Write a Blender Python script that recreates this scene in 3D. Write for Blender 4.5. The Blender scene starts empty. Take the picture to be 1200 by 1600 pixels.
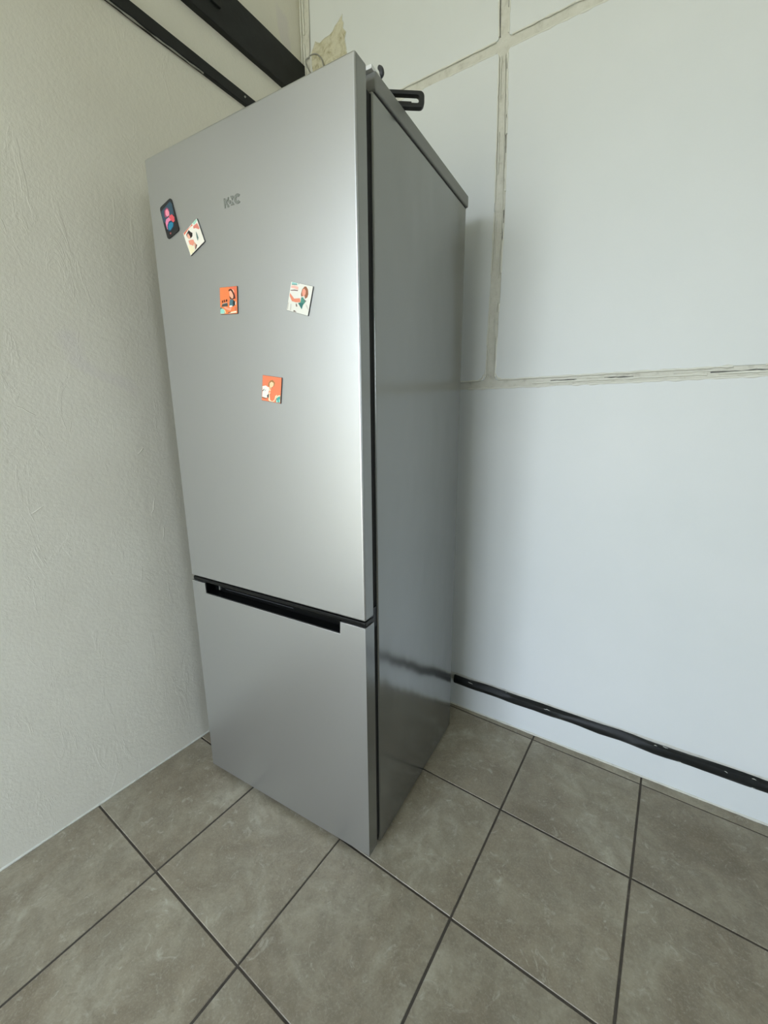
import bpy, bmesh, math, random
from mathutils import Vector, Matrix
from mathutils import noise as mnoise
random.seed(7)
scn = bpy.context.scene
COL = scn.collection

# ------------------------------------------------------------------ camera
cam_d = bpy.data.cameras.new('camera')
cam_d.sensor_fit = 'VERTICAL'
cam_d.sensor_height = 24.0
cam_d.sensor_width = 18.0
cam_d.lens = 24.0 * 651.78 / 1600.0
cam_d.clip_start = 0.01
cam = bpy.data.objects.new('camera', cam_d)
COL.objects.link(cam)
_R = ((0.8219804566605284, 0.5694724998307888, -0.00701432850493261),
      (0.11907074956046435, -0.1838855665685879, -0.9757091036806106),
      (-0.5569293361522736, 0.8011786132583568, -0.21895785939015244))
m = Matrix.Identity(4)
for i in range(3):
    m[i][0] = _R[0][i]
    m[i][1] = -_R[1][i]
    m[i][2] = -_R[2][i]
m[0][3], m[1][3], m[2][3] = 0.95562818, -1.34043278, 1.11638433
cam.matrix_world = m
scn.camera = cam

# ------------------------------------------------------------------ light
world = bpy.data.worlds.new('sky')
scn.world = world
world.use_nodes = True
wnt = world.node_tree
bg = wnt.nodes['Background']
# overcast sky above the horizon, sunless yard below it
wtc = wnt.nodes.new('ShaderNodeTexCoord')
wsep = wnt.nodes.new('ShaderNodeSeparateXYZ')
wnt.links.new(wtc.outputs['Generated'], wsep.inputs[0])
wmr = wnt.nodes.new('ShaderNodeMapRange')
wnt.links.new(wsep.outputs['Z'], wmr.inputs['Value'])
wmr.inputs['From Min'].default_value = -1.0
wramp = wnt.nodes.new('ShaderNodeValToRGB')
wnt.links.new(wmr.outputs['Result'], wramp.inputs['Fac'])
_e = wramp.color_ramp.elements
_e[0].position, _e[0].color = 0.0, (0.36, 0.36, 0.285, 1)
_e[1].position, _e[1].color = 1.0, (0.50, 0.68, 1.0, 1)
for _p, _c in ((0.47, (0.50, 0.505, 0.42, 1)), (0.515, (0.85, 0.915, 1.0, 1)), (0.62, (0.76, 0.865, 1.0, 1))):
    _n = _e.new(_p)
    _n.color = _c
wnt.links.new(wramp.outputs['Color'], bg.inputs['Color'])
bg.inputs['Strength'].default_value = 13.9

def portal(name, loc, rot, sx, sy):
    """guides the sky light through an opening; gives no light of its own"""
    d = bpy.data.lights.new(name, 'AREA')
    d.shape = 'RECTANGLE'
    d.size, d.size_y = sx, sy
    d.cycles.is_portal = True
    o = bpy.data.objects.new(name, d)
    COL.objects.link(o)
    o.location = loc
    o.rotation_euler = rot
    return o
# daylight enters by the glazed double door behind the photographer and an added, unseen fill window in the right wall
portal('portal_door', (0.21, -3.26, 1.275), (math.radians(90), 0, 0), 1.08, 2.55)
portal('portal_fill_window', (3.61, -2.25, 1.6), (0, math.radians(90), 0), 1.0, 0.7)

vs = scn.view_settings
vs.view_transform = 'Standard'
vs.look = 'None'
vs.gamma = 1.0
vs.use_curve_mapping = False
vs.exposure = 0.0
scn.cycles.max_bounces = 10
scn.cycles.diffuse_bounces = 6
scn.cycles.glossy_bounces = 5
scn.cycles.use_denoising = True

# ------------------------------------------------------------------ helpers
def srgb(r, g, b):
    f = lambda c: c / 12.92 if c <= 0.04045 else ((c + 0.055) / 1.055) ** 2.4
    return (f(r / 255), f(g / 255), f(b / 255), 1)

def new_mat(name, color, rough=0.5, metal=0.0, spec=0.5, coat=0.0):
    mt = bpy.data.materials.new(name)
    mt.use_nodes = True
    p = mt.node_tree.nodes['Principled BSDF']
    p.inputs['Base Color'].default_value = color
    p.inputs['Roughness'].default_value = rough
    p.inputs['Metallic'].default_value = metal
    p.inputs['Specular IOR Level'].default_value = spec
    p.inputs['Coat Weight'].default_value = coat
    return mt, mt.node_tree, p

def N(nt, kind, **kw):
    n = nt.nodes.new(kind)
    for k, v in kw.items():
        if k in n.inputs:
            n.inputs[k].default_value = v
        else:
            setattr(n, k, v)
    return n

def coords(nt, out='Object', scale=(1, 1, 1)):
    tc = N(nt, 'ShaderNodeTexCoord')
    mp = N(nt, 'ShaderNodeMapping')
    mp.inputs['Scale'].default_value = scale
    nt.links.new(tc.outputs[out], mp.inputs['Vector'])
    return mp.outputs['Vector']

def geo_coords(nt, scale=(1, 1, 1), offset=None):
    g = N(nt, 'ShaderNodeNewGeometry')
    mp = N(nt, 'ShaderNodeMapping')
    mp.inputs['Scale'].default_value = scale
    nt.links.new(g.outputs['Position'], mp.inputs['Vector'])
    return mp.outputs['Vector']

def noise(nt, vec, scale, detail=4.0, rough=0.55, dist=0.0):
    n = N(nt, 'ShaderNodeTexNoise', Scale=scale, Detail=detail, Roughness=rough, Distortion=dist)
    nt.links.new(vec, n.inputs['Vector'])
    return n.outputs['Fac']

def ramp(nt, fac, stops):
    r = N(nt, 'ShaderNodeValToRGB')
    cr = r.color_ramp
    while len(cr.elements) < len(stops):
        cr.elements.new(0.5)
    for e, (p, c) in zip(cr.elements, stops):
        e.position = p
        e.color = c if len(c) == 4 else (*c, 1)
    nt.links.new(fac, r.inputs['Fac'])
    return r.outputs['Color']

def mix(nt, fac, a, b, mode='MIX'):
    n = N(nt, 'ShaderNodeMix', data_type='RGBA', blend_type=mode)
    for sock, v in ((n.inputs[0], fac), (n.inputs[6], a), (n.inputs[7], b)):
        if hasattr(v, 'is_linked'):
            nt.links.new(v, sock)
        else:
            sock.default_value = v
    return n.outputs[2]

def math_n(nt, op, a, b=0.0):
    n = N(nt, 'ShaderNodeMath', operation=op)
    for sock, v in ((n.inputs[0], a), (n.inputs[1], b)):
        if hasattr(v, 'is_linked'):
            nt.links.new(v, sock)
        else:
            sock.default_value = v
    return n.outputs[0]

def bump(nt, p, height, strength, dist=0.001):
    b = N(nt, 'ShaderNodeBump', Strength=strength, Distance=dist)
    nt.links.new(height, b.inputs['Height'])
    nt.links.new(b.outputs['Normal'], p.inputs['Normal'])

# ------------------------------------------------------------------ materials
# wall at the left: roller-stippled plaster with trowel marks
M_left, nt, p = new_mat('rough_plaster_paint', srgb(214, 214, 200), 0.55, spec=0.3)
v = geo_coords(nt)
big = noise(nt, v, 2.2, 4, 0.6)
base = ramp(nt, big, [(0.3, srgb(221, 217, 203)), (0.7, srgb(229, 226, 213))])
rep = noise(nt, v, 3.1, 2, 0.5, 0.3)
base = mix(nt, ramp(nt, rep, [(0.66, (0, 0, 0, 1)), (0.69, (1, 1, 1, 1))]), base, srgb(219, 214, 207))
nt.links.new(base, p.inputs['Base Color'])
st = noise(nt, v, 150, 3, 0.6)
md = noise(nt, v, 46, 5, 0.6)
vs_ = geo_coords(nt, (1, 1.0, 0.35))
sc = noise(nt, vs_, 17, 5, 0.7, 0.8)
ridge = ramp(nt, sc, [(0.60, (0, 0, 0, 1)), (0.66, (1, 1, 1, 1)), (0.72, (0.35, 0.35, 0.35, 1))])
patch = ramp(nt, noise(nt, v, 7, 3, 0.6, 0.4), [(0.52, (0, 0, 0, 1)), (0.56, (1, 1, 1, 1))])
h = math_n(nt, 'ADD', math_n(nt, 'MULTIPLY', st, 0.6), math_n(nt, 'MULTIPLY', md, 0.45))
h = math_n(nt, 'ADD', h, math_n(nt, 'MULTIPLY', ridge, 0.30))
h = math_n(nt, 'ADD', h, math_n(nt, 'MULTIPLY', patch, 0.15))
bump(nt, p, h, 0.6, 0.0017)

def flat_wall(name, ca, cb, rough=0.5):
    mt, nt, p = new_mat(name, ca, rough, spec=0.35)
    v = geo_coords(nt)
    c = ramp(nt, noise(nt, v, 2.6, 4, 0.6), [(0.3, ca), (0.7, cb)])
    nt.links.new(c, p.inputs['Base Color'])
    h = math_n(nt, 'ADD', math_n(nt, 'MULTIPLY', noise(nt, v, 300, 2), 0.3), noise(nt, v, 12, 4))
    bump(nt, p, h, 0.25, 0.0015)
    return mt
M_wall = flat_wall('smooth_wall_paint', srgb(215, 219, 218), srgb(220, 223, 222))
M_joint, nt, p = new_mat('joint_filler_plaster', srgb(205, 204, 192), 0.7, spec=0.25)
v = geo_coords(nt)
c = ramp(nt, noise(nt, v, 38, 5, 0.65), [(0.30, srgb(186, 184, 173)), (0.45, srgb(206, 205, 194)), (0.7, srgb(214, 213, 203))])
nt.links.new(c, p.inputs['Base Color'])
bump(nt, p, noise(nt, v, 60, 6, 0.7), 0.6, 0.003)
M_bead, nt, p = new_mat('ragged_filler', srgb(222, 222, 212), 0.65, spec=0.25)
v = geo_coords(nt)
bump(nt, p, noise(nt, v, 160, 4, 0.7), 0.6, 0.002)
M_crack, _, _ = new_mat('dark_gap', srgb(96, 96, 92), 0.9)
M_ceil, _, _ = new_mat('ceiling_paint', srgb(222, 220, 208), 0.7)

M_peel, nt, p = new_mat('peeled_plaster', srgb(205, 200, 172), 0.8, spec=0.2)
v = geo_coords(nt)
c = ramp(nt, noise(nt, v, 34, 6, 0.7, 0.6), [(0.30, srgb(128, 122, 98)), (0.43, srgb(190, 184, 154)), (0.55, srgb(208, 204, 180)), (0.72, srgb(216, 212, 188))])
nt.links.new(c, p.inputs['Base Color'])
bump(nt, p, noise(nt, v, 70, 6, 0.7, 0.6), 0.8, 0.004)

M_steel, nt, p = new_mat('black_painted_steel', srgb(22, 24, 23), 0.5, spec=0.35)
v = geo_coords(nt)
c = ramp(nt, noise(nt, v, 24, 5, 0.6), [(0.35, srgb(17, 19, 18)), (0.6, srgb(24, 27, 26)), (0.8, srgb(34, 38, 36))])
nt.links.new(c, p.inputs['Base Color'])
bump(nt, p, noise(nt, v, 90, 4), 0.3, 0.001)

M_tile, nt, p = new_mat('taupe_porcelain_tile', srgb(128, 121, 106), 0.4, spec=0.45)
v = geo_coords(nt)
oi = N(nt, 'ShaderNodeObjectInfo')
off = N(nt, 'ShaderNodeVectorMath', operation='MULTIPLY_ADD')
nt.links.new(oi.outputs['Random'], off.inputs[0])
off.inputs[1].default_value = (17, 11, 5)
nt.links.new(v, off.inputs[2])
tv = off.outputs[0]
a1 = noise(nt, tv, 4.5, 6, 0.62, 0.8)
a2 = noise(nt, tv, 17, 6, 0.7, 0.5)
base = ramp(nt, a1, [(0.30, srgb(120, 109, 89)), (0.44, srgb(141, 131, 111)), (0.56, srgb(152, 144, 124)), (0.70, srgb(170, 164, 145))])
base = mix(nt, ramp(nt, a2, [(0.40, (0.55, 0.55, 0.55, 1)), (0.62, (0, 0, 0, 1))]), base, srgb(116, 107, 90))
fine = noise(nt, tv, 230, 3, 0.65)
base = mix(nt, ramp(nt, fine, [(0.50, (0, 0, 0, 1)), (0.78, (0.34, 0.34, 0.34, 1))]), base, srgb(182, 176, 160))
grain = noise(nt, tv, 120, 4, 0.7)
base = mix(nt, ramp(nt, grain, [(0.28, (0.34, 0.34, 0.34, 1)), (0.46, (0, 0, 0, 1))]), base, srgb(98, 90, 76))
scr = noise(nt, tv, 26, 5, 0.72, 1.6)
base = mix(nt, ramp(nt, scr, [(0.58, (0, 0, 0, 1)), (0.70, (0.5, 0.5, 0.5, 1))]), base, srgb(188, 184, 168))
hsv = N(nt, 'ShaderNodeHueSaturation')
nt.links.new(base, hsv.inputs['Color'])
mv = N(nt, 'ShaderNodeMapRange')
nt.links.new(oi.outputs['Random'], mv.inputs['Value'])
mv.inputs['To Min'].default_value = 0.93
mv.inputs['To Max'].default_value = 1.06
nt.links.new(mv.outputs['Result'], hsv.inputs['Value'])
nt.links.new(hsv.outputs['Color'], p.inputs['Base Color'])
rr = N(nt, 'ShaderNodeMapRange')
nt.links.new(a2, rr.inputs['Value'])
rr.inputs['To Min'].default_value = 0.30
rr.inputs['To Max'].default_value = 0.52
nt.links.new(rr.outputs['Result'], p.inputs['Roughness'])
hh = math_n(nt, 'ADD', math_n(nt, 'MULTIPLY', fine, 0.5), a2)
bump(nt, p, hh, 0.3, 0.0012)

M_grout, nt, p = new_mat('dark_grout', srgb(88, 82, 74), 0.9, spec=0.2)
v = geo_coords(nt)
c = ramp(nt, noise(nt, v, 20, 5, 0.65), [(0.3, srgb(62, 57, 51)), (0.65, srgb(82, 76, 68)), (0.85, srgb(124, 118, 106))])
nt.links.new(c, p.inputs['Base Color'])

# fridge
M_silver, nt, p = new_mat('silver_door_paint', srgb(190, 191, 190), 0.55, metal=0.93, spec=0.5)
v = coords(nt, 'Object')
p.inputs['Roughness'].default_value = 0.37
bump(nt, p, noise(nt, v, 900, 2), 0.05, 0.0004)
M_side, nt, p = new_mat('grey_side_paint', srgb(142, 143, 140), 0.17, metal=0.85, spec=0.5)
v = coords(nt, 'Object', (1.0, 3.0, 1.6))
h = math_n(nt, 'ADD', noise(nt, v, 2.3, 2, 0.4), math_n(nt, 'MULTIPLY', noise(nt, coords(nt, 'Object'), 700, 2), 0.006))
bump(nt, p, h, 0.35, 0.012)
M_edge, nt, p = new_mat('shaded_door_edge', srgb(142, 143, 140), 0.24, metal=0.85, spec=0.5)  # door silver made darker, shade of the side edges put into the colour
M_trim, _, _ = new_mat('grey_plastic_trim', srgb(126, 126, 120), 0.45)
M_black, _, _ = new_mat('gloss_black_plastic', srgb(6, 7, 7), 0.3, spec=0.3)
M_gasket, _, _ = new_mat('dark_rubber_gasket', srgb(20, 20, 19), 0.6)
M_white, _, _ = new_mat('white_plastic', srgb(232, 232, 228), 0.4)
M_dark, _, _ = new_mat('dark_grey_plastic', srgb(52, 53, 56), 0.4)
M_handle, nt, p = new_mat('black_handle_plastic', srgb(36, 37, 36), 0.45)
M_badge, _, _ = new_mat('grey_badge', srgb(122, 125, 118), 0.5, metal=0.2)
M_wire, _, _ = new_mat('grey_cable', srgb(150, 150, 142), 0.5)
_cc = {}
def ink(rgb):
    if rgb not in _cc:
        mt, _, _ = new_mat('ink_%02x%02x%02x' % rgb, srgb(*rgb), 0.35)
        _cc[rgb] = mt
    return _cc[rgb]

# ------------------------------------------------------------------ object helpers
def obj(name, bm, mat, parent=None, smooth=None):
    me = bpy.data.meshes.new(name)
    bmesh.ops.recalc_face_normals(bm, faces=bm.faces[:])
    bm.to_mesh(me)
    bm.free()
    for mt in (mat if isinstance(mat, (list, tuple)) else [mat]):
        me.materials.append(mt)
    if smooth is not None:
        me.shade_smooth()
        me.set_sharp_from_angle(angle=math.radians(smooth))
    o = bpy.data.objects.new(name, me)
    COL.objects.link(o)
    if parent:
        o.parent = parent
    if smooth is not None:
        wn = o.modifiers.new('weighted_normal', 'WEIGHTED_NORMAL')
        wn.keep_sharp = True
    return o

def tag(o, label=None, cat=None, group=None, kind=None):
    if label: o['label'] = label
    if cat: o['category'] = cat
    if group: o['group'] = group
    if kind: o['kind'] = kind
    return o

def box(bm, x0, x1, y0, y1, z0, z1, bev=0.0, seg=2):
    r = bmesh.ops.create_cube(bm, size=1.0)
    vs = r['verts']
    for q in vs:
        q.co.x = x0 if q.co.x < 0 else x1
        q.co.y = y0 if q.co.y < 0 else y1
        q.co.z = z0 if q.co.z < 0 else z1
    if bev > 0:
        es = list({e for q in vs for e in q.link_edges})
        bmesh.ops.bevel(bm, geom=es, offset=bev, segments=seg, profile=0.5, affect='EDGES')

def bxm(*a, **k):
    bm = bmesh.new()
    box(bm, *a, **k)
    return bm

def prism(bm, pts, y0, y1, bev=0.0, seg=1):
    """polygon in x,z extruded from y0 (front) to y1; bev rounds the front edge"""
    f = [bm.verts.new((x, y0, z)) for x, z in pts]
    b = [bm.verts.new((x, y1, z)) for x, z in pts]
    n = len(pts)
    front = bm.faces.new(f)
    bm.faces.new(b[::-1])
    for i in range(n):
        bm.faces.new((f[i], b[i], b[(i + 1) % n], f[(i + 1) % n]))
    if bev > 0:
        bmesh.ops.recalc_face_normals(bm, faces=bm.faces[:])
        bmesh.ops.bevel(bm, geom=list(front.edges), offset=bev, segments=seg, profile=0.5, affect='EDGES')

def tube(bm, pts, rad, n=8, cap=True):
    """swept tube; rad is a number or one radius per point"""
    pts = [Vector(q) for q in pts]
    rads = rad if isinstance(rad, (list, tuple)) else [rad] * len(pts)
    rings = []
    ref = None
    for i, q in enumerate(pts):
        t = (pts[min(i + 1, len(pts) - 1)] - pts[max(i - 1, 0)]).normalized()
        if ref is None:
            ref = t.orthogonal().normalized()
        ref = (ref - t * ref.dot(t)).normalized()
        bi = t.cross(ref)
        rings.append([bm.verts.new(q + (ref * math.cos(2 * math.pi * k / n) + bi * math.sin(2 * math.pi * k / n)) * rads[i]) for k in range(n)])
    for a, b in zip(rings, rings[1:]):
        for k in range(n):
            bm.faces.new((a[k], a[(k + 1) % n], b[(k + 1) % n], b[k]))
    if cap:
        bm.faces.new(rings[0][::-1])
        bm.faces.new(rings[-1])

def smooth_path(pts, n=6):
    """Catmull-Rom through the points"""
    P = [Vector(q) for q in pts]
    out = []
    for i in range(len(P) - 1):
        p0, p1, p2, p3 = P[max(i - 1, 0)], P[i], P[i + 1], P[min(i + 2, len(P) - 1)]
        for k in range(n):
            t = k / n
            out.append(0.5 * ((2 * p1) + (p2 - p0) * t + (2 * p0 - 5 * p1 + 4 * p2 - p3) * t * t + (3 * p1 - p0 - 3 * p2 + p3) * t ** 3))
    out.append(P[-1])
    return out

# flat artwork printed on the magnets (millimetres) and the badge letters (metres on the door)
ART = {
 1: (-0.5298, 1.5802, 0.2509, 0.047, 0.0737, [
((45,72,88),[(-21.1,26.8),(17.2,30.8),(22.1,22.4),(19.8,0.7),(-1.6,1.6),(-20.7,-0.0),(-22.2,14.0)]),
((150,60,90),[(-9.5,23.1),(1.5,25.3),(6.7,19.3),(7.0,11.6),(-9.4,6.6),(-13.1,11.7)]),
((232,140,160),[(-5.5,21.2),(1.9,21.8),(6.3,12.0),(4.5,6.2),(-5.1,7.1),(-8.1,13.6)]),
((225,130,165),[(-10.6,3.9),(1.2,3.5),(4.8,-5.9),(-2.6,-4.6),(-10.9,-9.2),(-12.3,-20.8),(-15.5,-14.8),(-15.6,-1.4)]),
((215,80,90),[(2.1,5.3),(13.4,3.9),(18.9,-5.3),(17.2,-13.1),(11.1,-13.4),(3.6,-4.3)]),
((20,60,90),[(-5.0,-5.5),(6.2,-7.2),(12.7,-15.3),(9.4,-21.4),(-4.5,-25.6),(-13.2,-22.6),(-12.9,-12.7)]),
((30,122,152),[(-4.0,-8.4),(5.1,-9.4),(10.0,-15.1),(6.8,-20.2),(-4.6,-23.2),(-10.5,-20.4),(-9.6,-13.3)]),
((165,85,85),[(-9.9,-27.8),(-4.8,-28.4),(-5.5,-31.9),(-9.3,-31.6)]),
 ]),
 2: (-0.4488, 1.5254, 0.3698, 0.057, 0.0542, [
((225,110,80),[(-25.0,26.0),(-9.6,26.0),(7.8,26.0),(9.9,22.5),(-3.8,24.5),(-12.6,23.2),(-26.8,21.3)]),
((250,236,222),[(-5.3,26.0),(6.2,26.0),(2.5,25.0),(-4.2,25.4)]),
((160,215,195),[(11.3,26.0),(27.4,26.0),(27.4,22.9),(15.3,20.2)]),
((216,130,115),[(10.3,20.0),(24.7,18.1),(27.0,4.7),(23.2,4.0),(16.1,11.7),(8.5,15.4)]),
((35,25,25),[(-19.5,18.3),(-7.2,22.1),(-3.4,15.1),(1.3,9.7),(-2.1,4.0),(-10.1,3.8),(-10.7,12.8),(-16.6,16.6),(-18.8,11.0)]),
((232,172,148),[(-17.3,16.9),(-12.1,17.2),(-9.4,8.5),(-9.9,4.2),(-15.2,5.3),(-18.1,10.6)]),
((230,150,125),[(-19.0,4.2),(-10.2,0.4),(-2.8,-3.7),(-2.8,-10.5),(-9.2,-14.6),(-19.3,-4.9)]),
((236,226,190),[(-24.8,-3.9),(-9.2,-14.6),(-9.8,-25.8),(-20.1,-26.0),(-26.7,-25.6),(-25.6,-13.7)]),
((100,125,120),[(12.7,6.0),(14.1,1.7),(14.2,-9.7),(8.6,-14.2),(9.5,-4.5)]),
((215,160,135),[(-3.3,-8.0),(2.6,-19.6),(-5.4,-25.0),(-6.9,-20.7)]),
((90,60,50),[(0.3,-17.0),(3.3,-20.1),(-4.2,-24.6),(-8.4,-24.9)]),
((50,50,50),[(-21.4,-25.1),(-16.5,-26.0),(-11.6,-26.0),(-19.9,-26.0)]),
 ]),
 3: (-0.3507, 1.3788, -0.0848, 0.0567, 0.0564, [
((226,112,82),[(1.2,27.1),(25.6,27.1),(26.0,1.4),(22.6,1.0),(14.6,14.5),(4.6,24.8)]),
((70,25,15),[(1.0,21.8),(7.2,23.6),(13.1,21.6),(21.2,10.8),(22.7,3.2),(12.3,1.5),(5.4,3.0),(3.0,8.0),(8.4,12.7),(6.1,19.9),(1.7,18.4)]),
((240,175,145),[(2.6,18.4),(7.9,20.3),(12.9,15.6),(16.1,10.1),(15.9,4.7),(11.5,3.2),(4.8,7.9)]),
((250,205,160),[(12.3,22.7),(16.5,21.4),(19.8,15.8),(17.2,16.5)]),
((70,115,125),[(5.4,1.9),(14.0,1.4),(21.6,-2.8),(20.5,-9.8),(13.5,-12.8),(2.3,-10.7),(3.4,-3.5)]),
((40,45,45),[(15.7,0.8),(21.6,-3.3),(21.3,-10.4),(15.2,-12.9),(13.8,-5.7)]),
((75,80,75),[(-20.6,-7.0),(-3.6,-4.9),(-2.2,-11.6),(-23.5,-12.1)]),
((170,170,165),[(-19.6,-5.9),(-5.4,-3.8),(-4.5,-5.1),(-19.2,-7.0)]),
((65,20,10),[(-21.2,0.3),(-17.5,1.3),(-17.8,-3.7),(-20.9,-4.2)]),
((65,20,10),[(-15.2,1.7),(-11.3,2.1),(-11.5,-2.9),(-15.1,-3.0)]),
((65,20,10),[(-8.1,1.9),(-4.2,2.9),(-3.5,-1.6),(-8.9,-2.5)]),
((240,165,135),[(-16.4,-12.7),(-10.1,-12.4),(2.9,-16.8),(4.7,-14.2),(10.8,-14.3),(7.0,-21.5),(-0.8,-20.0),(-11.3,-16.8)]),
((250,245,230),[(3.1,-10.8),(11.8,-10.5),(13.0,-13.3),(3.4,-13.8)]),
((70,120,105),[(-27.2,-13.4),(-20.9,-14.2),(-21.0,-16.4),(-27.2,-17.4)]),
((150,210,195),[(-27.2,-17.9),(-22.0,-15.9),(-14.8,-17.2),(-12.7,-27.1),(-27.2,-27.1)]),
((245,230,180),[(-14.9,-18.4),(-11.4,-19.1),(-8.1,-26.5),(-10.5,-27.1)]),
((250,236,206),[(9.6,-23.8),(25.6,-22.4),(25.9,-26.0),(5.9,-27.1),(-1.1,-27.0)]),
((215,125,100),[(20.3,-14.7),(25.1,-14.4),(25.4,-21.0),(23.5,-22.9),(20.1,-20.8)]),
((245,235,220),[(22.9,-3.4),(25.0,-3.5),(24.3,-10.6),(22.2,-9.4)]),
((70,20,10),[(-1.0,-24.5),(8.6,-24.3),(6.0,-25.9),(-1.0,-26.2)]),
 ]),
 4: (-0.1431, 1.3548, -0.3057, 0.0591, 0.0552, [
((140,195,190),[(-26.5,26.5),(-12.4,26.5),(-12.4,24.2),(-26.4,22.6)]),
((90,130,120),[(-26.4,22.9),(-11.9,24.2),(-12.1,23.0),(-26.6,21.6)]),
((150,190,180),[(-10.2,26.5),(-6.3,26.5),(-7.4,25.0),(-9.8,24.9)]),
((235,185,170),[(-27.1,20.1),(-17.8,21.5),(-7.8,20.2),(-7.0,15.0),(-16.4,15.8),(-27.0,15.9)]),
((115,80,75),[(-26.9,11.7),(-16.9,14.0),(-7.4,14.4),(-7.8,12.7),(-16.4,12.2),(-27.0,10.5)]),
((150,95,65),[(8.4,24.0),(12.6,24.1),(17.9,19.7),(20.8,11.9),(19.8,5.8),(14.7,1.9),(11.5,7.9),(3.8,4.2),(1.9,8.7),(3.1,17.9)]),
((236,160,135),[(4.7,18.0),(8.9,20.2),(13.2,16.5),(13.8,10.8),(10.8,5.7),(6.2,7.1),(4.2,12.6)]),
((228,140,110),[(-27.3,6.2),(-25.3,4.7),(-13.8,-2.5),(1.2,0.8),(4.6,-5.9),(-7.1,-8.5),(-18.6,-8.1),(-26.7,0.2)]),
((75,140,125),[(4.1,3.1),(9.0,3.9),(13.5,-0.0),(16.3,-4.4),(11.8,-10.6),(10.7,-18.7),(-1.7,-8.8),(4.6,-5.9)]),
((45,110,105),[(-0.8,-8.7),(11.7,-6.4),(11.9,-11.2),(10.1,-18.2),(4.6,-13.1)]),
((110,120,110),[(12.4,1.0),(19.0,-1.4),(15.6,-5.2)]),
((203,198,188),[(18.5,-6.4),(23.4,-9.1),(28.4,-15.3),(26.9,-16.2),(20.5,-10.8)]),
((203,198,188),[(-28.1,-11.7),(-26.2,-11.9),(-25.7,-25.4),(-27.8,-24.6)]),
((203,198,188),[(-20.9,-13.4),(-18.7,-13.6),(-17.5,-26.1),(-19.4,-25.5)]),
((130,110,95),[(-7.3,-11.0),(-4.8,-10.5),(-1.8,-15.5),(-5.2,-16.1)]),
((105,90,80),[(-9.9,-24.0),(-6.9,-23.8),(-1.0,-26.1),(-10.3,-26.3)]),
 ]),
 5: (-0.2361, 1.1816, -0.1522, 0.0577, 0.0555, [
((170,118,68),[(-9.7,12.6),(-5.2,17.6),(1.9,20.2),(9.5,14.6),(6.9,5.2),(5.0,9.6),(-0.2,15.9),(-5.5,10.8),(-6.7,4.9),(-10.9,5.0)]),
((246,210,165),[(-6.1,12.4),(-1.0,15.9),(5.5,14.2),(5.9,9.1),(2.1,4.7),(-0.9,0.9),(-6.0,5.6)]),
((240,238,226),[(-27.6,3.8),(-17.4,6.1),(-11.6,3.8),(-5.9,3.3),(-8.5,-6.8),(-9.5,-17.5),(-15.9,-21.2),(-27.5,-19.7),(-27.0,-9.1)]),
((246,212,172),[(-9.2,3.5),(-4.1,1.1),(-1.5,-3.1),(-5.3,-5.9),(-8.0,-2.2)]),
((70,65,55),[(-27.7,-6.1),(-22.0,-1.4),(-21.1,-2.5),(-26.2,-7.7)]),
((120,115,105),[(-20.9,-6.0),(-16.2,-1.3),(-16.9,-3.2),(-19.7,-6.4)]),
((70,65,55),[(-12.9,-15.5),(-9.1,-11.6),(-4.1,-11.5),(-8.5,-20.3),(-10.2,-20.0)]),
((130,75,40),[(-27.2,-19.6),(-13.4,-20.9),(-14.1,-22.8),(-27.1,-22.0)]),
((250,226,190),[(-6.8,-7.8),(-2.0,-6.7),(-4.9,-12.3),(-2.6,-23.6),(4.0,-25.8),(10.3,-22.0),(12.9,-13.0),(18.3,-9.5),(15.6,-16.7),(10.5,-25.2),(4.1,-26.7),(-2.4,-26.7),(-7.5,-24.8),(-7.0,-18.4)]),
((70,165,155),[(16.5,-17.8),(22.5,-13.5),(27.7,-11.9),(27.7,-26.0),(14.6,-26.4)]),
((250,226,190),[(16.2,-14.9),(21.6,-10.8),(27.7,-9.8),(27.7,-12.1),(22.5,-13.5),(17.2,-17.1)]),
((180,235,220),[(23.7,-19.7),(26.5,-18.3),(27.3,-24.8),(24.9,-24.8)]),
((180,235,220),[(16.7,-21.2),(19.5,-21.5),(20.2,-26.3),(17.1,-26.4)]),
((150,80,50),[(-0.2,3.9),(2.9,4.8),(2.2,2.5),(0.2,2.2)]),
 ]),
}
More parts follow.
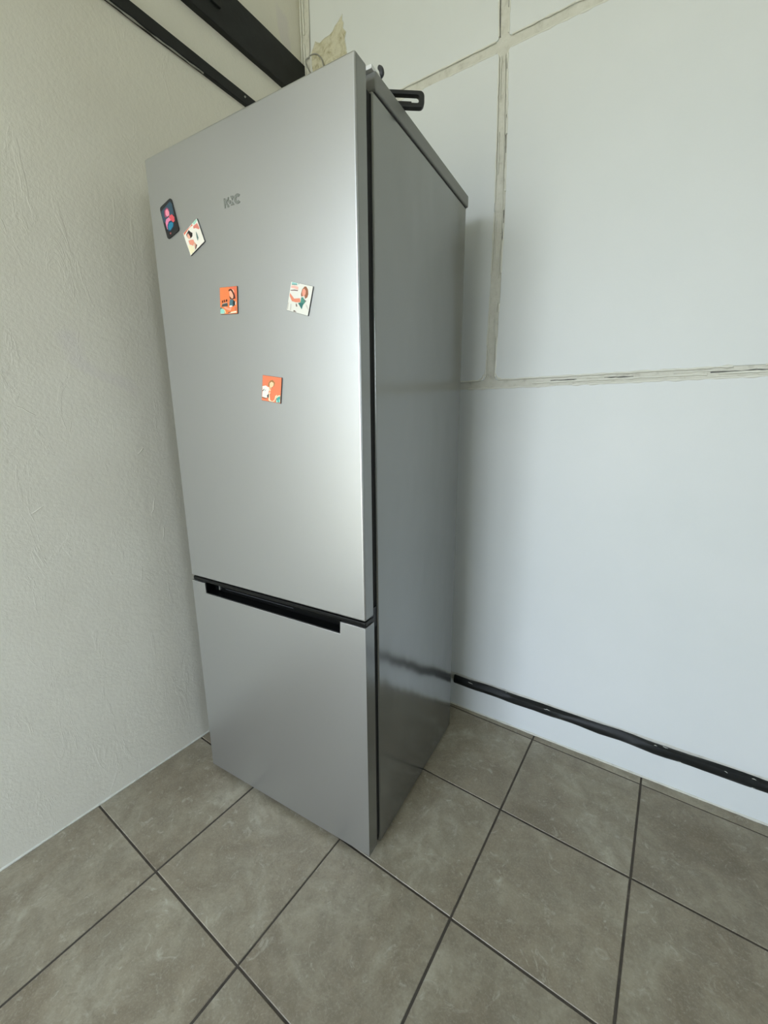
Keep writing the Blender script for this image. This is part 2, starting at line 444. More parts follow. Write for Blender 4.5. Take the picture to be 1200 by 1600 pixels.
BADGE = [[(-0.3422,1.5796),(-0.3378,1.5789),(-0.3381,1.5608),(-0.3423,1.5611)],[(-0.3381,1.576),(-0.332,1.5759),(-0.3293,1.5789),(-0.3258,1.5788),(-0.3268,1.5752),(-0.3324,1.5724),(-0.3329,1.5689),(-0.3277,1.5637),(-0.3272,1.5604),(-0.3317,1.5607),(-0.3345,1.5652),(-0.3386,1.5684)],[(-0.3287,1.5725),(-0.3248,1.5736),(-0.3206,1.5715),(-0.3207,1.5679),(-0.3244,1.5652),(-0.3284,1.5688)],[(-0.3225,1.5796),(-0.3127,1.5784),(-0.3124,1.5745),(-0.3143,1.5741),(-0.3163,1.5701),(-0.3189,1.5729)],[(-0.3229,1.5621),(-0.3183,1.5656),(-0.3162,1.5683),(-0.3121,1.5624),(-0.3122,1.5613)],[(-0.2933,1.5626),(-0.2962,1.5612),(-0.2994,1.5605),(-0.3028,1.5608),(-0.306,1.562),(-0.3086,1.564),(-0.3105,1.5666),(-0.3113,1.5695),(-0.3112,1.5724),(-0.3099,1.5751),(-0.3078,1.5773),(-0.3049,1.5787),(-0.3017,1.5793),(-0.2983,1.579),(-0.2952,1.5778),(-0.2926,1.5758),(-0.2972,1.5724),(-0.2983,1.5732),(-0.2996,1.5737),(-0.301,1.5739),(-0.3024,1.5736),(-0.3036,1.573),(-0.3045,1.5721),(-0.305,1.571),(-0.3051,1.5697),(-0.3047,1.5685),(-0.3039,1.5675),(-0.3028,1.5666),(-0.3015,1.5661),(-0.3001,1.566),(-0.2987,1.5662),(-0.2975,1.5669)]]

# ------------------------------------------------------------------ the setting
T = 0.33                                   # tile pitch
XL, XR, YF, ZC = -0.33, 3.60, -3.25, 3.10  # left wall, right wall, front wall, ceiling
BW_LOC = Vector((-0.33, 0.0013, 0.0))      # back wall: turned by 1.6 degrees
BW_ROT = math.atan(0.0277)

# floor slab (its top is the grout) with every tile a child
floor = tag(obj('floor', bxm(XL - 0.02, XR + 0.05, YF - 0.05, 0.13, -0.12, -0.0016), M_grout), kind='structure')
G = 0.0052
def back_y(x):
    return BW_LOC.y + 0.0277 * (x - BW_LOC.x)
def tile_mesh(w, d):
    bm = bmesh.new()
    box(bm, -w / 2, w / 2, -d / 2, d / 2, -0.008, 0.0)
    top = [e for e in bm.edges if all(q.co.z > -0.001 for q in e.verts)]
    bmesh.ops.bevel(bm, geom=top, offset=0.0012, segments=1, affect='EDGES')
    bmesh.ops.recalc_face_normals(bm, faces=bm.faces[:])
    me = bpy.data.meshes.new('tile')
    bm.to_mesh(me)
    bm.free()
    me.materials.append(M_tile)
    return me
full = tile_mesh(T - G, T - G)
strip = tile_mesh(T - G, 0.036)
meshes_cut = {}
for i in range(-1, 12):
    for j in range(0, 10):                 # whole tiles: x from i*T, y from -(j+1)*T
        x0, x1 = i * T, (i + 1) * T
        y0, y1 = -(j + 1) * T, -j * T
        X1, Y0 = min(x1, XR), max(y0, YF)
        if X1 - x0 < 0.03 or y1 - Y0 < 0.03:
            continue
        if X1 == x1 and Y0 == y0:
            me = full
        else:
            key = (round(X1 - x0, 3), round(y1 - Y0, 3))
            me = meshes_cut.setdefault(key, tile_mesh(key[0] - G, key[1] - G))
        o = bpy.data.objects.new('tile', me)
        COL.objects.link(o)
        o.parent = floor
        o.location = ((x0 + X1) / 2 + random.uniform(-.0006, .0006), (Y0 + y1) / 2 + random.uniform(-.0006, .0006), random.uniform(-.0004, .0004))
        o.rotation_euler = (0, 0, random.uniform(-.0015, .0015))
    # cut strip against the back wall
    o = bpy.data.objects.new('tile', strip)
    COL.objects.link(o)
    o.parent = floor
    o.location = ((i + 0.5) * T, 0.0195, -0.0003)

# left wall
bm = bmesh.new()
box(bm, XL - 0.2, XL, YF - 0.2, 0.12, -0.1, ZC + 0.1)
wall_left = tag(obj('wall_left', bm, M_left), kind='structure')
# ragged bead of paint and filler where the wall meets the tiles
bm = bmesh.new()
pts, rr_ = [], []
y = -2.9
while y < -0.02:
    pts.append((XL + 0.001, y, 0.001))
    rr_.append(0.0034 + 0.0030 * mnoise.noise((y * 19, 3, 0)))
    y += 0.025
tube(bm, pts, rr_, 7)
obj('filler_bead', bm, M_joint, wall_left, 60)
# trowel ridges and dents that stand proud of the plaster
for k, (y, z, ln, tilt, wd) in enumerate([(-0.925, 1.733, .03, 1.2, .004), (-0.985, 1.14, .07, -0.6, .005), (-0.80, 1.09, .09, 1.5, .004),
        (-0.735, 1.028, .035, 0.7, .006), (-0.672, 1.0, .05, 0.1, .005), (-0.72, 0.86, .09, 1.3, .005), (-0.70, 0.77, .07, 1.45, .005),
        (-0.78, 0.66, .11, 1.35, .004), (-0.90, 1.10, .06, 1.35, .004), (-0.60, 0.62, .08, 1.7, .004), (-1.0, 0.9, .06, 0.5, .005)]):
    bm = bmesh.new()
    n = 9
    tube(bm, [(XL - 0.0008, y + (i / (n - 1) - .5) * ln * math.cos(tilt) + 0.004 * mnoise.noise((k, i * .8, 0)),
               z + (i / (n - 1) - .5) * ln * math.sin(tilt) + 0.004 * mnoise.noise((k, i * .8, 5))) for i in range(n)],
         [wd * .33 * (0.25 + math.sin(math.pi * i / (n - 1)) * (0.7 + .3 * mnoise.noise((k, i, 9)))) for i in range(n)], 6)
    obj('trowel_ridge', bm, M_left, wall_left, 60)
# the other walls
V0, V1, VZ0, VZ1 = -2.6, -1.9, 1.1, 2.1
bm = bmesh.new()
box(bm, XR, XR + 0.2, V1, 0.3, -0.1, ZC + 0.1)
box(bm, XR, XR + 0.2, YF - 0.2, V0, -0.1, ZC + 0.1)
box(bm, XR, XR + 0.2, V0, V1, -0.1, VZ0)
box(bm, XR, XR + 0.2, V0, V1, VZ1, ZC + 0.1)
tag(obj('wall_right', bm, M_wall), kind='structure')
bm = bmesh.new()
for a in ((V0, V0 + .06, VZ0, VZ1), (V1 - .06, V1, VZ0, VZ1), (V0, V1, VZ0, VZ0 + .06), (V0, V1, VZ1 - .06, VZ1)):
    box(bm, XR + 0.08, XR + 0.14, a[0], a[1], a[2], a[3], 0.004)
tag(obj('fill_window', bm, M_white), kind='structure')  # added opening out of view, brightens the left wall
bm = bmesh.new()
D0, D1, DZ = XL, 0.75, 2.55            # opening of the glazed door
box(bm, D1, XR + 0.2, YF - 0.2, YF, -0.1, ZC + 0.1)
box(bm, XL - 0.2, D1, YF - 0.2, YF, DZ, ZC + 0.1)
tag(obj('wall_front', bm, M_wall), kind='structure')
bm = bmesh.new()
for a in ((XL, XL + .05, 0, DZ), (D1 - .05, D1, 0, DZ), (XL, D1, DZ - .05, DZ), (XL, D1, 0, .09), (.17, .23, 0, DZ)):
    box(bm, a[0], a[1], YF - 0.16, YF - 0.10, a[2], a[3], 0.004)
tag(obj('door_1', bm, M_white), kind='structure')
tag(obj('ceiling', bxm(XL - 0.2, XR + 0.2, YF - 0.2, 0.3, ZC, ZC + 0.15), M_ceil), kind='structure')

# back wall: base plane with sheet panels standing 5 mm proud, plastered joints between them
wall_back = tag(obj('wall_back', bxm(-0.06, 4.1, 0.0038, 0.16, -0.1, ZC + 0.1), M_joint), kind='structure')
wall_back.location = BW_LOC
wall_back.rotation_euler = (0, 0, BW_ROT)

def vband(z, side):
    """the vertical joint wanders a little: left/right edge at height z"""
    if side == 'l':
        base = [(1.2, .743), (1.45, .748), (1.72, .751), (1.95, .747), (2.14, .743), (2.3, .735), (3.2, .730)]
    else:
        base = [(1.2, .778), (1.45, .781), (1.72, .784), (1.95, .778), (2.14, .770), (2.3, .768), (3.2, .770)]
    for (a, xa), (b, xb) in zip(base, base[1:]):
        if z <= b:
            return xa + (xb - xa) * (z - a) / (b - a)
    return base[-1][1]

def edge_loop(corner_pts, r, seed, jit=0.0009, step=0.035):
    """panel outline: list of (x,z) corners counter-clockwise; round corners, ragged edges"""
    n = len(corner_pts)
    out = []
    for i in range(n):
        p0, p1, p2 = (Vector(corner_pts[(i - 1) % n]), Vector(corner_pts[i]), Vector(corner_pts[(i + 1) % n]))
        d0, d1 = (p0 - p1), (p2 - p1)
        sharp = d0.normalized().dot(d1.normalized()) < -0.9
        if sharp:
            out.append(p1)
        else:
            a, b = p1 + d0.normalized() * r, p1 + d1.normalized() * r
            for k in range(5):
                t = k / 4
                out.append((1 - t) ** 2 * a + 2 * t * (1 - t) * p1 + t * t * b)
        e = p2 - p1
        m_ = int(e.length / step)
        st_ = out[-1]
        for k in range(1, m_):
            q = p1 + e * (k / m_)
            if (q - p1).length > r * 1.2 and (q - p2).length > r * 1.2:
                nrm = Vector((e.y, -e.x)).normalized()
                out.append(q + nrm * jit * 2 * mnoise.noise((q.x * 31 + seed, q.y * 31, seed)))
    return [(q.x, q.y) for q in out]

zs = [1.45, 1.72, 1.95]
HB0, HB1, HT0, HT1 = 1.209, 1.235, 2.119, 2.147
X_L, X_R, Z_T = 0.048, 3.92, 3.09
panels = [
    ([(X_L, HB1), (vband(HB1, 'l'), HB1)] + [(vband(z, 'l'), z) for z in zs] + [(vband(HT0, 'l'), HT0), (X_L, HT0)]),
    ([(vband(HB1, 'r'), HB1), (X_R, HB1 + .004), (X_R, HT0), (vband(HT0, 'r'), HT0)] + [(vband(z, 'r'), z) for z in zs[::-1]]),
    ([(X_L, HT1), (vband(HT1, 'l'), HT1), (vband(2.3, 'l'), 2.3), (vband(Z_T, 'l'), Z_T), (X_L, Z_T)]),
    ([(vband(HT1, 'r'), HT1), (X_R, HT1), (X_R, Z_T), (vband(Z_T, 'r'), Z_T), (vband(2.3, 'r'), 2.3)]),
    ([(-0.02, 0.136), (0.6, 0.137), (1.3, 0.141), (X_R, 0.143), (X_R, HB0), (-0.02, HB0)]),
]
for k, pl in enumerate(panels):
    bm = bmesh.new()
    loop = edge_loop(pl, 0.010 if k < 4 else 0.002, k * 7.3)
    prism(bm, loop, 0.0, 0.0075, 0.0016, 2)
    obj('panel', bm, M_wall, wall_back, 40)

def bead(path, rad, seed, gaps=0.0, dens=0.012, mat=None, name='filler_bead', y=0.0005):
    """ragged line of filler along a joint; path in wall x,z"""
    P = []
    for (ax, az), (bx_, bz) in zip(path, path[1:]):
        L = math.hypot(bx_ - ax, bz - az)
        n = max(2, int(L / dens))
        for i in range(n):
            P.append((ax + (bx_ - ax) * i / n, az + (bz - az) * i / n))
    P.append(path[-1])
    bm = bmesh.new()
    run, rads = [], []
    def flush():
        if len(run) > 2:
            tube(bm, run, rads, 6)
    for i, (x, z) in enumerate(P):
        g_ = mnoise.noise((i * 0.11 + seed * 3, seed, 2.2))
        if g_ < gaps - 0.5:
            flush()
            run, rads = [], []
            continue
        r_ = rad * 1.3 * (0.75 + 0.9 * mnoise.noise((i * 0.55, seed, 0)))
        run.append((x + 0.0016 * mnoise.noise((i * .35, seed, 4)), y, z + 0.0016 * mnoise.noise((i * .35, seed, 8))))
        rads.append(max(0.0003, r_))
    flush()
    if not bm.verts:
        bm.free()
        return
    obj(name, bm, mat or M_bead, wall_back, 70)

vl = [(vband(z, 'l') + .001, z) for z in (1.245, 1.45, 1.72, 1.95, 2.108)]
vr = [(vband(z, 'r') - .001, z) for z in (1.245, 1.45, 1.72, 1.95, 2.108)]
bead(vl, .0022, 1, .12)
bead(vr, .0024, 2, .2)
bead([(q[0] + .007, q[1]) for q in vl], .0013, 11, .3)
bead([(q[0] - .008, q[1]) for q in vr], .0014, 12, .3)
bead([(vband(z, 'l'), z) for z in (2.155, 2.3, 3.05)], .0023, 3, .1)
bead([(vband(z, 'r'), z) for z in (2.155, 2.3, 3.05)], .0022, 4, .2)
bead([(.06, HT0), (.735, HT0)], .0024, 5, .2)
bead([(.06, HT1), (.735, HT1)], .0024, 6, .15)
bead([(.78, HT0), (3.0, HT0)], .0024, 7, .15)
bead([(.78, HT1), (3.0, HT1)], .0022, 8, .2)
bead([(.06, HB1), (.735, HB1)], .0026, 9, .15)
bead([(.79, HB1), (3.0, HB1 + .003)], .0028, 10, .2)
bead([(.05, HB0), (3.0, HB0 + .001)], .0030, 13, .05)
bead([(.80, HB0 + .011), (3.0, HB0 + .013)], .0030, 14, .25, y=0.002)
bead([(.80, HB0 + .019), (3.0, HB0 + .021)], .0020, 15, .35, y=0.0025)
bead([(.95, HB0 + .015), (3.0, HB0 + .017)], .0014, 16, .42, mat=M_crack, name='joint_crack', y=0.003)
bead([(vband(z, 'r') - .004, z) for z in (1.5, 1.72, 1.95, 2.1)], .0009, 17, .45, mat=M_crack, name='joint_crack', y=0.003)
bead([(vband(z, 'r') - .003, z) for z in (2.155, 2.3)], .0013, 18, .40, mat=M_crack, name='joint_crack', y=0.0025)
bead([(vband(z, 'l') + .003, z) for z in (2.155, 2.3)], .0012, 19, .30, mat=M_crack, name='joint_crack', y=0.003)
# flared plaster corners at the lower crossing
for sx, xx in ((-1, vband(1.25, 'l')), (1, vband(1.25, 'r'))):
    bead([(xx + sx * .022, HB1 + .002), (xx + sx * .008, HB1 + .006), (xx + sx * .001, HB1 + .02)], .0026, 21 + sx, 0, dens=.004)
# corner joint beside the left wall
bead([(X_L - .002, 2.15), (X_L - .002, 3.08)], .0020, 23, .05)
bead([(.018, 2.15), (.020, 3.08)], .0030, 24, .05)
bead([(.006, 2.15), (.006, 3.08)], .0032, 25, .1)
# peeled patch high in the corner, above the fridge
peel = [(-.270, 2.300), (-.279, 2.352), (-.277, 2.388), (-.268, 2.399), (-.258, 2.412), (-.247, 2.405), (-.237, 2.400), (-.222, 2.404), (-.208, 2.405), (-.193, 2.404),
        (-.179, 2.409), (-.168, 2.420), (-.158, 2.424), (-.148, 2.430), (-.136, 2.438), (-.137, 2.424), (-.131, 2.413), (-.134, 2.400), (-.122, 2.384), (-.128, 2.368), (-.123, 2.345), (-.118, 2.323), (-.13, 2.300)]
bm = bmesh.new()
prism(bm, [(x + .33, z) for x, z in peel], -0.0010, 0.002, 0.0007)
obj('peeled_patch', bm, M_peel, wall_back, 40)
bm = bmesh.new()
tube(bm, [(x + .33 + .002 * mnoise.noise((x * 80, z * 80, 1)), -0.001, z) for x, z in peel[1:-1]], [.0010 + .0012 * abs(mnoise.noise((x * 60, z * 60, 2))) for x, z in peel[1:-1]], 6)
obj('flaking_edge', bm, M_bead, wall_back, 60)

# painted baseboard below the pipe
bm = bmesh.new()
box(bm, -0.02, 3.92, -0.004, 0.006, -0.004, 0.106, 0.003)
bb = tag(obj('baseboard_back', bm, M_wall), kind='structure')
bb.location = BW_LOC
bb.rotation_euler = (0, 0, BW_ROT)
bm = bmesh.new()
pts, rr_ = [], []
x = 0.0
while x < 3.1:
    pts.append((x, -0.0035, 0.0005))
    rr_.append(0.0040 + 0.0022 * mnoise.noise((x * 21, 1, 0)))
    x += 0.02
tube(bm, pts, rr_, 7)
obj('filler_bead', bm, M_joint, bb, 60)

# ------------------------------------------------------------------ steel in the walls
def wavy_bar(name, profile, length, jit, seed, mat, seg=0.03):
    """bar along +x with a wavering outline; profile is a loop of (y,z)"""
    bm = bmesh.new()
    n = int(length / seg)
    rings = []
    for i in range(n + 1):
        x = length * i / n
        rings.append([bm.verts.new((x, py + jit * .5 * mnoise.noise((x * 14, k * 3.1 + seed, 0)), pz + jit * mnoise.noise((x * 11, k * 5.7, seed))))
                      for k, (py, pz) in enumerate(profile)])
    m_ = len(profile)
    for a, b in zip(rings, rings[1:]):
        for k in range(m_):
            bm.faces.new((a[k], a[(k + 1) % m_], b[(k + 1) % m_], b[k]))
    bm.faces.new(rings[0][::-1])
    bm.faces.new(rings[-1])
    return obj(name, bm, mat, None, 35)

# rounded black pipe along the foot of the back wall
prof = [(0.004, 0.0), (-0.006, -0.004), (-0.012, 0.003), (-0.0145, 0.013), (-0.012, 0.023), (-0.006, 0.030), (0.004, 0.027)]
pipe = wavy_bar('pipe', prof, 2.3, 0.0052, 3.0, M_steel)
d = Vector((math.cos(BW_ROT), math.sin(BW_ROT), 0))
pipe.location = BW_LOC + d * 0.676 + Vector((0, 0.0, 0.101))
pipe.rotation_euler = (0, -0.0045, BW_ROT)
tag(pipe, 'long black painted pipe running low along the white wall beside the fridge', 'pipe', kind='thing')
# chips of white filler stuck on the pipe
bm = bmesh.new()
for i in range(13):
    x = random.uniform(0.02, 1.4)
    L = random.uniform(.006, .022)
    z = random.choice((.029, .027, -.002, .022))
    yy = {.029: -.007, .027: -.0095, -.002: -.008, .022: -.0130}[z]
    tube(bm, [(x + L * t / 4, yy, z + .0015 * random.uniform(-1, 1)) for t in range(5)], [.0003, .0008, .0010, .0007, .0003], 5)
c = obj('filler_chips', bm, M_bead, pipe, 60)
tag(c, 'white filler specks stuck on the pipe', kind='stuff')

# two black steel beams across the left wall
def beam(name, y_end, y_start, ztop0, zbot0, slope_t, slope_b, proud, seed):
    """from y_end (towards the corner) to y_start; heights grow with distance from the corner"""
    bm = bmesh.new()
    n = 50
    rings = []
    for i in range(n + 1):
        y = y_end + (y_start - y_end) * i / n
        s_ = y_end - y
        zt = ztop0 + slope_t * s_ + .0010 * mnoise.noise((y * 9, seed, 0))
        zb = zbot0 + slope_b * s_ + .0022 * mnoise.noise((y * 8, seed, 4))
        rings.append([bm.verts.new(q) for q in ((XL - .01, y, zb), (XL + proud - .002, y, zb), (XL + proud, y, zb + .002),
                                                (XL + proud, y, zt - .002), (XL + proud - .002, y, zt), (XL - .01, y, zt))])
    for a, b in zip(rings, rings[1:]):
        for k in range(6):
            bm.faces.new((a[k], a[(k + 1) % 6], b[(k + 1) % 6], b[k]))
    bm.faces.new(rings[0][::-1])
    bm.faces.new(rings[-1])
    return obj(name, bm, M_steel, None, 35)
b1 = beam('steel_beam', 0.0, -1.55, 2.129, 2.100, .045, .034, .012, 1.0)
tag(b1, 'narrow black steel flat bar across the rough plaster wall, the lower of two', 'beam', kind='thing')
b2 = beam('steel_beam', 0.012, -1.55, 2.3605, 2.2455, .034, .030, .020, 2.0)
tag(b2, 'wide black steel beam across the rough plaster wall, above the narrow bar', 'beam', kind='thing')
obj('mounting_lug', bxm(XL + .018, XL + .027, -.385, -.352, 2.302, 2.362, .002), M_steel, b2)
for y, z in ((-.055, 2.272),):
    bm = bmesh.new()
    bmesh.ops.create_cone(bm, segments=8, radius1=.0032, radius2=.0024, depth=.004, cap_ends=True, matrix=Matrix.Translation((XL + .021, y, z)) @ Matrix.Rotation(math.pi / 2, 4, 'Y'))
    obj('rivet', bm, M_wire, b2, 40)
bm = bmesh.new()
bmesh.ops.create_cone(bm, segments=8, radius1=.0032, radius2=.0024, depth=.004, cap_ends=True, matrix=Matrix.Translation((XL + .013, -.275, 2.128)) @ Matrix.Rotation(math.pi / 2, 4, 'Y'))
obj('rivet', bm, M_wire, b1, 40)
# ragged lip of plaster under the narrow bar
bm = bmesh.new()
n = 46
tube(bm, [(XL + .008, -.42 - .5 * i / n, 2.113 + .034 * (.42 + .5 * i / n) - .0135 + .002 * mnoise.noise((i * .4, 0, 0))) for i in range(n)],
     [max(.0004, .0022 + .0026 * mnoise.noise((i * .3, 3, 1))) for i in range(n)], 6)
obj('plaster_lip', bm, M_wire, b1, 60)

# thin cable in the corner, looping behind the fridge top
wp = [(-.282, .003, 3.08), (-.2815, .003, 2.545), (-.283, .002, 2.435), (-.284, .002, 2.395), (-.288, .001, 2.378), (-.300, .0, 2.378), (-.306, -.001, 2.369),
      (-.298, -.001, 2.352), (-.27, -.006, 2.30), (-.26, -.008, 2.18), (-.262, -.008, 1.9)]
bm = bmesh.new()
tube(bm, smooth_path(wp, 5), .0021, 7)
wp2 = [(-.290, .001, 2.379), (-.277, .001, 2.3805), (-.258, .0, 2.375), (-.240, -.001, 2.362), (-.222, -.003, 2.335), (-.215, -.006, 2.28), (-.235, -.008, 2.2), (-.262, -.008, 2.12)]
tube(bm, smooth_path(wp2, 5), .0021, 7)
cab = obj('cable', bm, M_wire, None, 60)
tag(cab, 'thin grey cable hanging in the wall corner and looping behind the fridge', 'cable', kind='thing')

# ------------------------------------------------------------------ fridge
TH = 0.08291711
FR = Vector((0.4340809, -0.6660055, 0.0))   # front right corner on the floor
FW, FD, FH = 0.6034, 0.563, 1.722
DT, BF = 0.0375, 0.0555                     # door thickness, front of the body
ex = Vector((math.cos(TH), math.sin(TH), 0))
ey = Vector((-math.sin(TH), math.cos(TH), 0))
OX, OY = FW / 2, -FD / 2                    # face coordinates (a from the right edge, b depth) to local
fridge = bpy.data.objects.new('fridge', None)
COL.objects.link(fridge)
fridge.location = FR + ex * (-FW / 2) + ey * (FD / 2)
fridge.rotation_euler = (0, 0, TH)
tag(fridge, 'tall silver two-door fridge freezer standing in the corner on the tiles', 'fridge')
def F(bm):
    for q in bm.verts:
        q.co.x += OX
        q.co.y += OY
    return bm
def fbox(name, mat, a0, a1, b0, b1, z0, z1, bev=0.0, seg=2, parent=None, smooth=35):
    return obj(name, F(bxm(a0, a1, b0, b1, z0, z1, bev=bev, seg=seg)), mat, parent or fridge, smooth)
W = FW
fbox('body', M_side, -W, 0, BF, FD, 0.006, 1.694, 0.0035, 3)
fbox('top_cover', M_trim, -W - .003, .003, .0625, .572, 1.6975, 1.7275, 0.0035, 3)
fbox('shadow_gap', M_gasket, -W + .002, -.002, .066, .566, 1.692, 1.699)
fbox('door_gasket', M_gasket, -W + .007, -.007, DT - .002, BF + .002, .680, 1.692)
fbox('door_gasket', M_gasket, -W + .007, -.007, DT - .002, BF + .002, .030, .655)
fbox('crossbar', M_black, -W + .006, -.004, .030, BF + .003, .640, .690)
for a in (-W + .06, -.06):
    for b in (.09, FD - .06):
        bm = bmesh.new()
        bmesh.ops.create_cone(bm, segments=16, radius1=.018, radius2=.018, depth=.010, cap_ends=True, matrix=Matrix.Translation((a, b, .0045)))
        obj('foot', F(bm), M_gasket, fridge, 40)
fbox('plinth', M_gasket, -W + .01, -.01, BF - .012, BF + .01, .006, .05, .002)

# upper door
SPLIT_U, SPLIT_L = .6735, .6580
door = fbox('fridge_door', M_silver, -W, 0, 0, DT, SPLIT_U, FH, 0.0045, 4)
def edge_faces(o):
    """the folded side edges of a door get the silver darkened by their shade"""
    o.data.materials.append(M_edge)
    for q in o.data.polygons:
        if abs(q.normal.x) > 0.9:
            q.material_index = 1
edge_faces(door)
# badge letters on it
bm = bmesh.new()
for pl in BADGE:
    prism(bm, pl, -.0009, .0002)
obj('logo_badge', F(bm), M_badge, door)
# lower door with the hand notch
NL, NR, NZ = -.5465, -.0695, .6275
pl = [(-W, .018), (0, .018), (0, SPLIT_L), (NR, SPLIT_L), (NR - .0015, NZ), (NL + .0015, NZ), (NL, SPLIT_L), (-W, SPLIT_L)]
bm = bmesh.new()
f = [bm.verts.new((x, 0, z)) for x, z in pl]
b = [bm.verts.new((x, DT, z)) for x, z in pl]
n = len(pl)
front = bm.faces.new(f)
bm.faces.new(b[::-1])
for i in range(n):
    bm.faces.new((f[i], b[i], b[(i + 1) % n], f[(i + 1) % n]))
bmesh.ops.recalc_face_normals(bm, faces=bm.faces[:])
vert = [e for e in bm.edges if abs(e.verts[0].co.y - e.verts[1].co.y) < 1e-6 and (abs(e.verts[0].co.x) < 1e-5 and abs(e.verts[1].co.x) < 1e-5 or abs(e.verts[0].co.x + W) < 1e-5 and abs(e.verts[1].co.x + W) < 1e-5)]
notch = [e for e in front.edges if e not in vert]
bmesh.ops.bevel(bm, geom=list(front.edges), offset=.0016, segments=2, profile=.5, affect='EDGES')
fd = obj('freezer_door', F(bm), M_silver, fridge, 35)
edge_faces(fd)
# black lining of the notch: floor, back and ends
bm = bmesh.new()
box(bm, NL + .0006, NR - .002, .004, DT - .001, NZ - .012, NZ + .0008)
box(bm, NL + .0004, NL + .0026, .003, DT - .001, NZ, SPLIT_L)
box(bm, NR - .0042, NR - .0004, .003, DT - .001, NZ, SPLIT_L)
box(bm, NL, NR, DT - .006, DT - .0005, NZ - .002, SPLIT_L + .004)
obj('handle_recess', F(bm), M_black, fd, 35)
bm = bmesh.new()
box(bm, -.497, -.240, DT - .0075, DT - .0055, NZ + .010, SPLIT_L + .001, .0005)
obj('recess_plate', F(bm), M_dark, fd, 35)
bm = bmesh.new()
box(bm, -.5195, -.5175, DT - .012, DT - .005, NZ + .006, SPLIT_L)
obj('recess_rib', F(bm), M_trim, fd, 35)
# glossy black strip between the doors, wrapping round the sides
bm = bmesh.new()
box(bm, -W + .002, -.002, .0035, DT + .004, .6586, .6700, .003, 3)
obj('handle_trim', F(bm), M_black, fd, 35)
# hinge on top at the right
bm = bmesh.new()
box(bm, -.085, -.0015, .056, .096, 1.7275, 1.7345, .0012, 2)
obj('hinge_plate', F(bm), M_white, fridge, 35)
bm = bmesh.new()
tube(bm, smooth_path([(-.034, .076, 1.731), (-.030, .076, 1.739), (-.024, .076, 1.741), (-.018, .076, 1.739), (-.014, .076, 1.731)], 4), .0045, 9)
obj('hinge_cap', F(bm), M_dark, fridge, 60)
bm = bmesh.new()
tube(bm, smooth_path([(-.004, .090, 1.7305), (-.0008, .090, 1.7350), (.0000, .090, 1.7410), (-.003, .090, 1.7470), (-.0075, .090, 1.7500)], 4),
     [.0012, .0018, .0025, .0032, .0038, .0042, .0045, .0046, .0046, .0046, .0046, .0045, .0044, .0042, .0040, .0034, .0018], 9)
obj('hinge_hook', F(bm), M_dark, fridge, 60)

# ------------------------------------------------------------------ black loop handle lying on the fridge top
A0, A1 = Vector((-.115, .098)), Vector((.035, .200))
dirv = (A1 - A0).normalized()
L = (A1 - A0).length
Hh, Bt, Tk = .0290, .0082, .0125
def rrect(x0, x1, z0, z1, r, n=5):
    out = []
    for cx, cz, a in ((x1 - r, z0 + r, -90), (x1 - r, z1 - r, 0), (x0 + r, z1 - r, 90), (x0 + r, z0 + r, 180)):
        for k in range(n + 1):
            t = math.radians(a + 90 * k / n)
            out.append((cx + r * math.cos(t), cz + r * math.sin(t)))
    return out
bm = bmesh.new()
o_, i_ = rrect(0, L, 0, Hh, .009), rrect(.013, L - .0105, Bt, Hh - Bt + .0005, .005)
rings = []
for y, s_ in ((-Tk / 2, 0), (Tk / 2, 0)):
    rings.append(([bm.verts.new((x, y, z)) for x, z in o_], [bm.verts.new((x, y, z)) for x, z in i_]))
n = len(o_)
for k in range(n):
    q = (k + 1) % n
    (fo, fi), (bo, bi) = rings
    bm.faces.new((fo[k], fo[q], fi[q], fi[k]))
    bm.faces.new((bo[k], bi[k], bi[q], bo[q]))
    bm.faces.new((fo[k], bo[k], bo[q], fo[q]))
    bm.faces.new((fi[k], fi[q], bi[q], bi[k]))
bmesh.ops.recalc_face_normals(bm, faces=bm.faces[:])
es = [e for e in bm.edges if abs(e.verts[0].co.y - e.verts[1].co.y) < 1e-6 and len(e.link_faces) == 2 and abs(e.link_faces[0].normal.dot(e.link_faces[1].normal)) < .5]
bmesh.ops.bevel(bm, geom=es, offset=.0020, segments=2, profile=.5, affect='EDGES')
hl = obj('handle_loop', bm, M_handle, None, 40)
P0 = FR + ex * A0.x + ey * A0.y
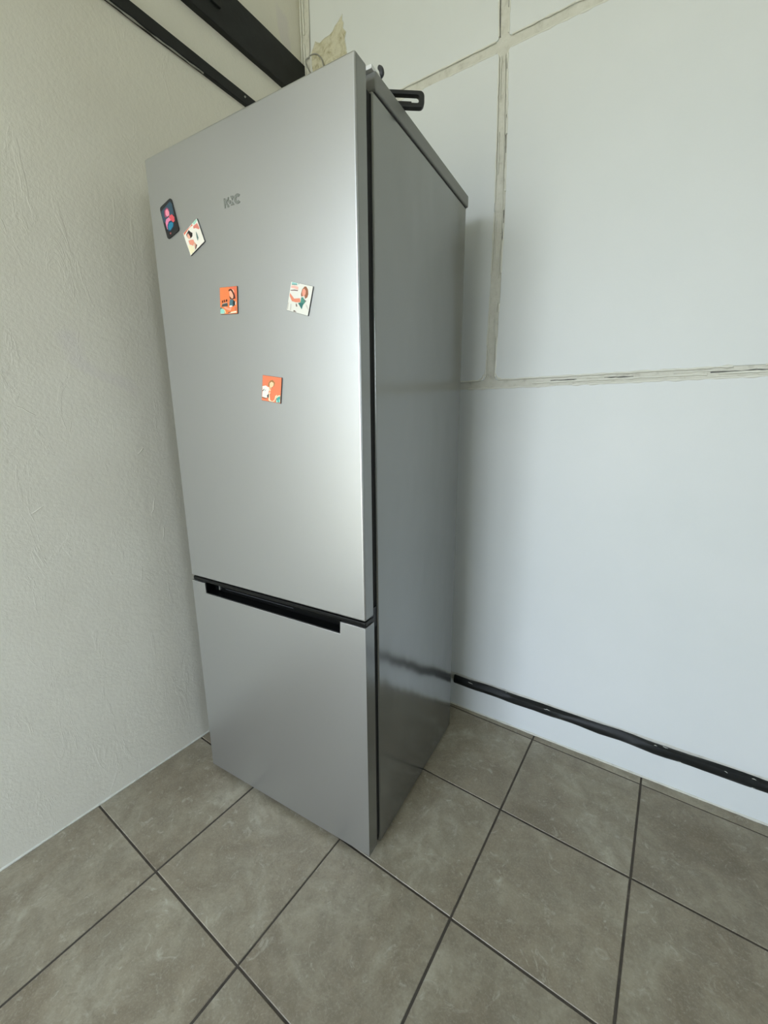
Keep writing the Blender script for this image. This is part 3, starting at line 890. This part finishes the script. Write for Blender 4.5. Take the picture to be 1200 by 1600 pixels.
hl.location = (P0.x, P0.y, 1.7285)
hl.rotation_euler = (0, 0, TH + math.atan2(dirv.y, dirv.x))
bm = bmesh.new()
box(bm, .02, L - .026, -.005, .005, Bt - .001, Bt + .0022, .0008)
obj('grip_rib', bm, M_handle, hl, 40)
tag(hl, 'black plastic loop handle lying on the fridge top and sticking out past its edge', 'handle', kind='thing')

# ------------------------------------------------------------------ magnets on the fridge door
MAG = {1: ('dark navy fridge magnet with a pink figure and a teal shape, beside the door edge', (24, 26, 28), .006),
       2: ('tilted cream fridge magnet of a black-haired woman in a pale dress', (232, 227, 214), .0008),
       3: ('orange fridge magnet of a dark-haired woman in a teal dress beside dark pots', (238, 130, 75), .0008),
       4: ('off-white tilted fridge magnet of a long-haired woman stretching out one arm', (228, 226, 216), .0008),
       5: ('orange fridge magnet of a woman in a white blouse, lowest on the door', (236, 130, 90), .0008)}
for k, (ca, cz, ang, w, h, polys) in ART.items():
    label, base_c, rad = MAG[k]
    TM = .0022
    bm = bmesh.new()
    loop = rrect(-w / 2, w / 2, -h / 2, h / 2, rad, 3)
    prism(bm, loop, -TM, 0.0, .0002)
    mg = obj('magnet', bm, [M_dark if k > 1 else ink(base_c)], None)
    pos = FR + ex * ca - ey * 0.0001
    mg.matrix_world = Matrix.Translation((pos.x, pos.y, cz)) @ Matrix.Rotation(TH, 4, 'Z') @ Matrix.Rotation(-ang, 4, 'Y')
    tag(mg, label, 'magnet', 'fridge magnets on the silver door', kind='thing')
    bm = bmesh.new()
    mats, idx = [], {}
    face = rrect(-w / 2 + .0004, w / 2 - .0004, -h / 2 + .0004, h / 2 - .0004, rad, 3)
    polys = [(base_c, [(x * 1000, z * 1000) for x, z in face])] + polys
    for q, (col, pts) in enumerate(polys):
        if col not in idx:
            idx[col] = len(mats)
            mats.append(ink(col))
        vsq = [bm.verts.new((x / 1000, -TM - .00004 * (q + 1), z / 1000)) for x, z in pts]
        fc = bm.faces.new(vsq)
        fc.material_index = idx[col]
    me_o = obj('picture', bm, mats, mg)
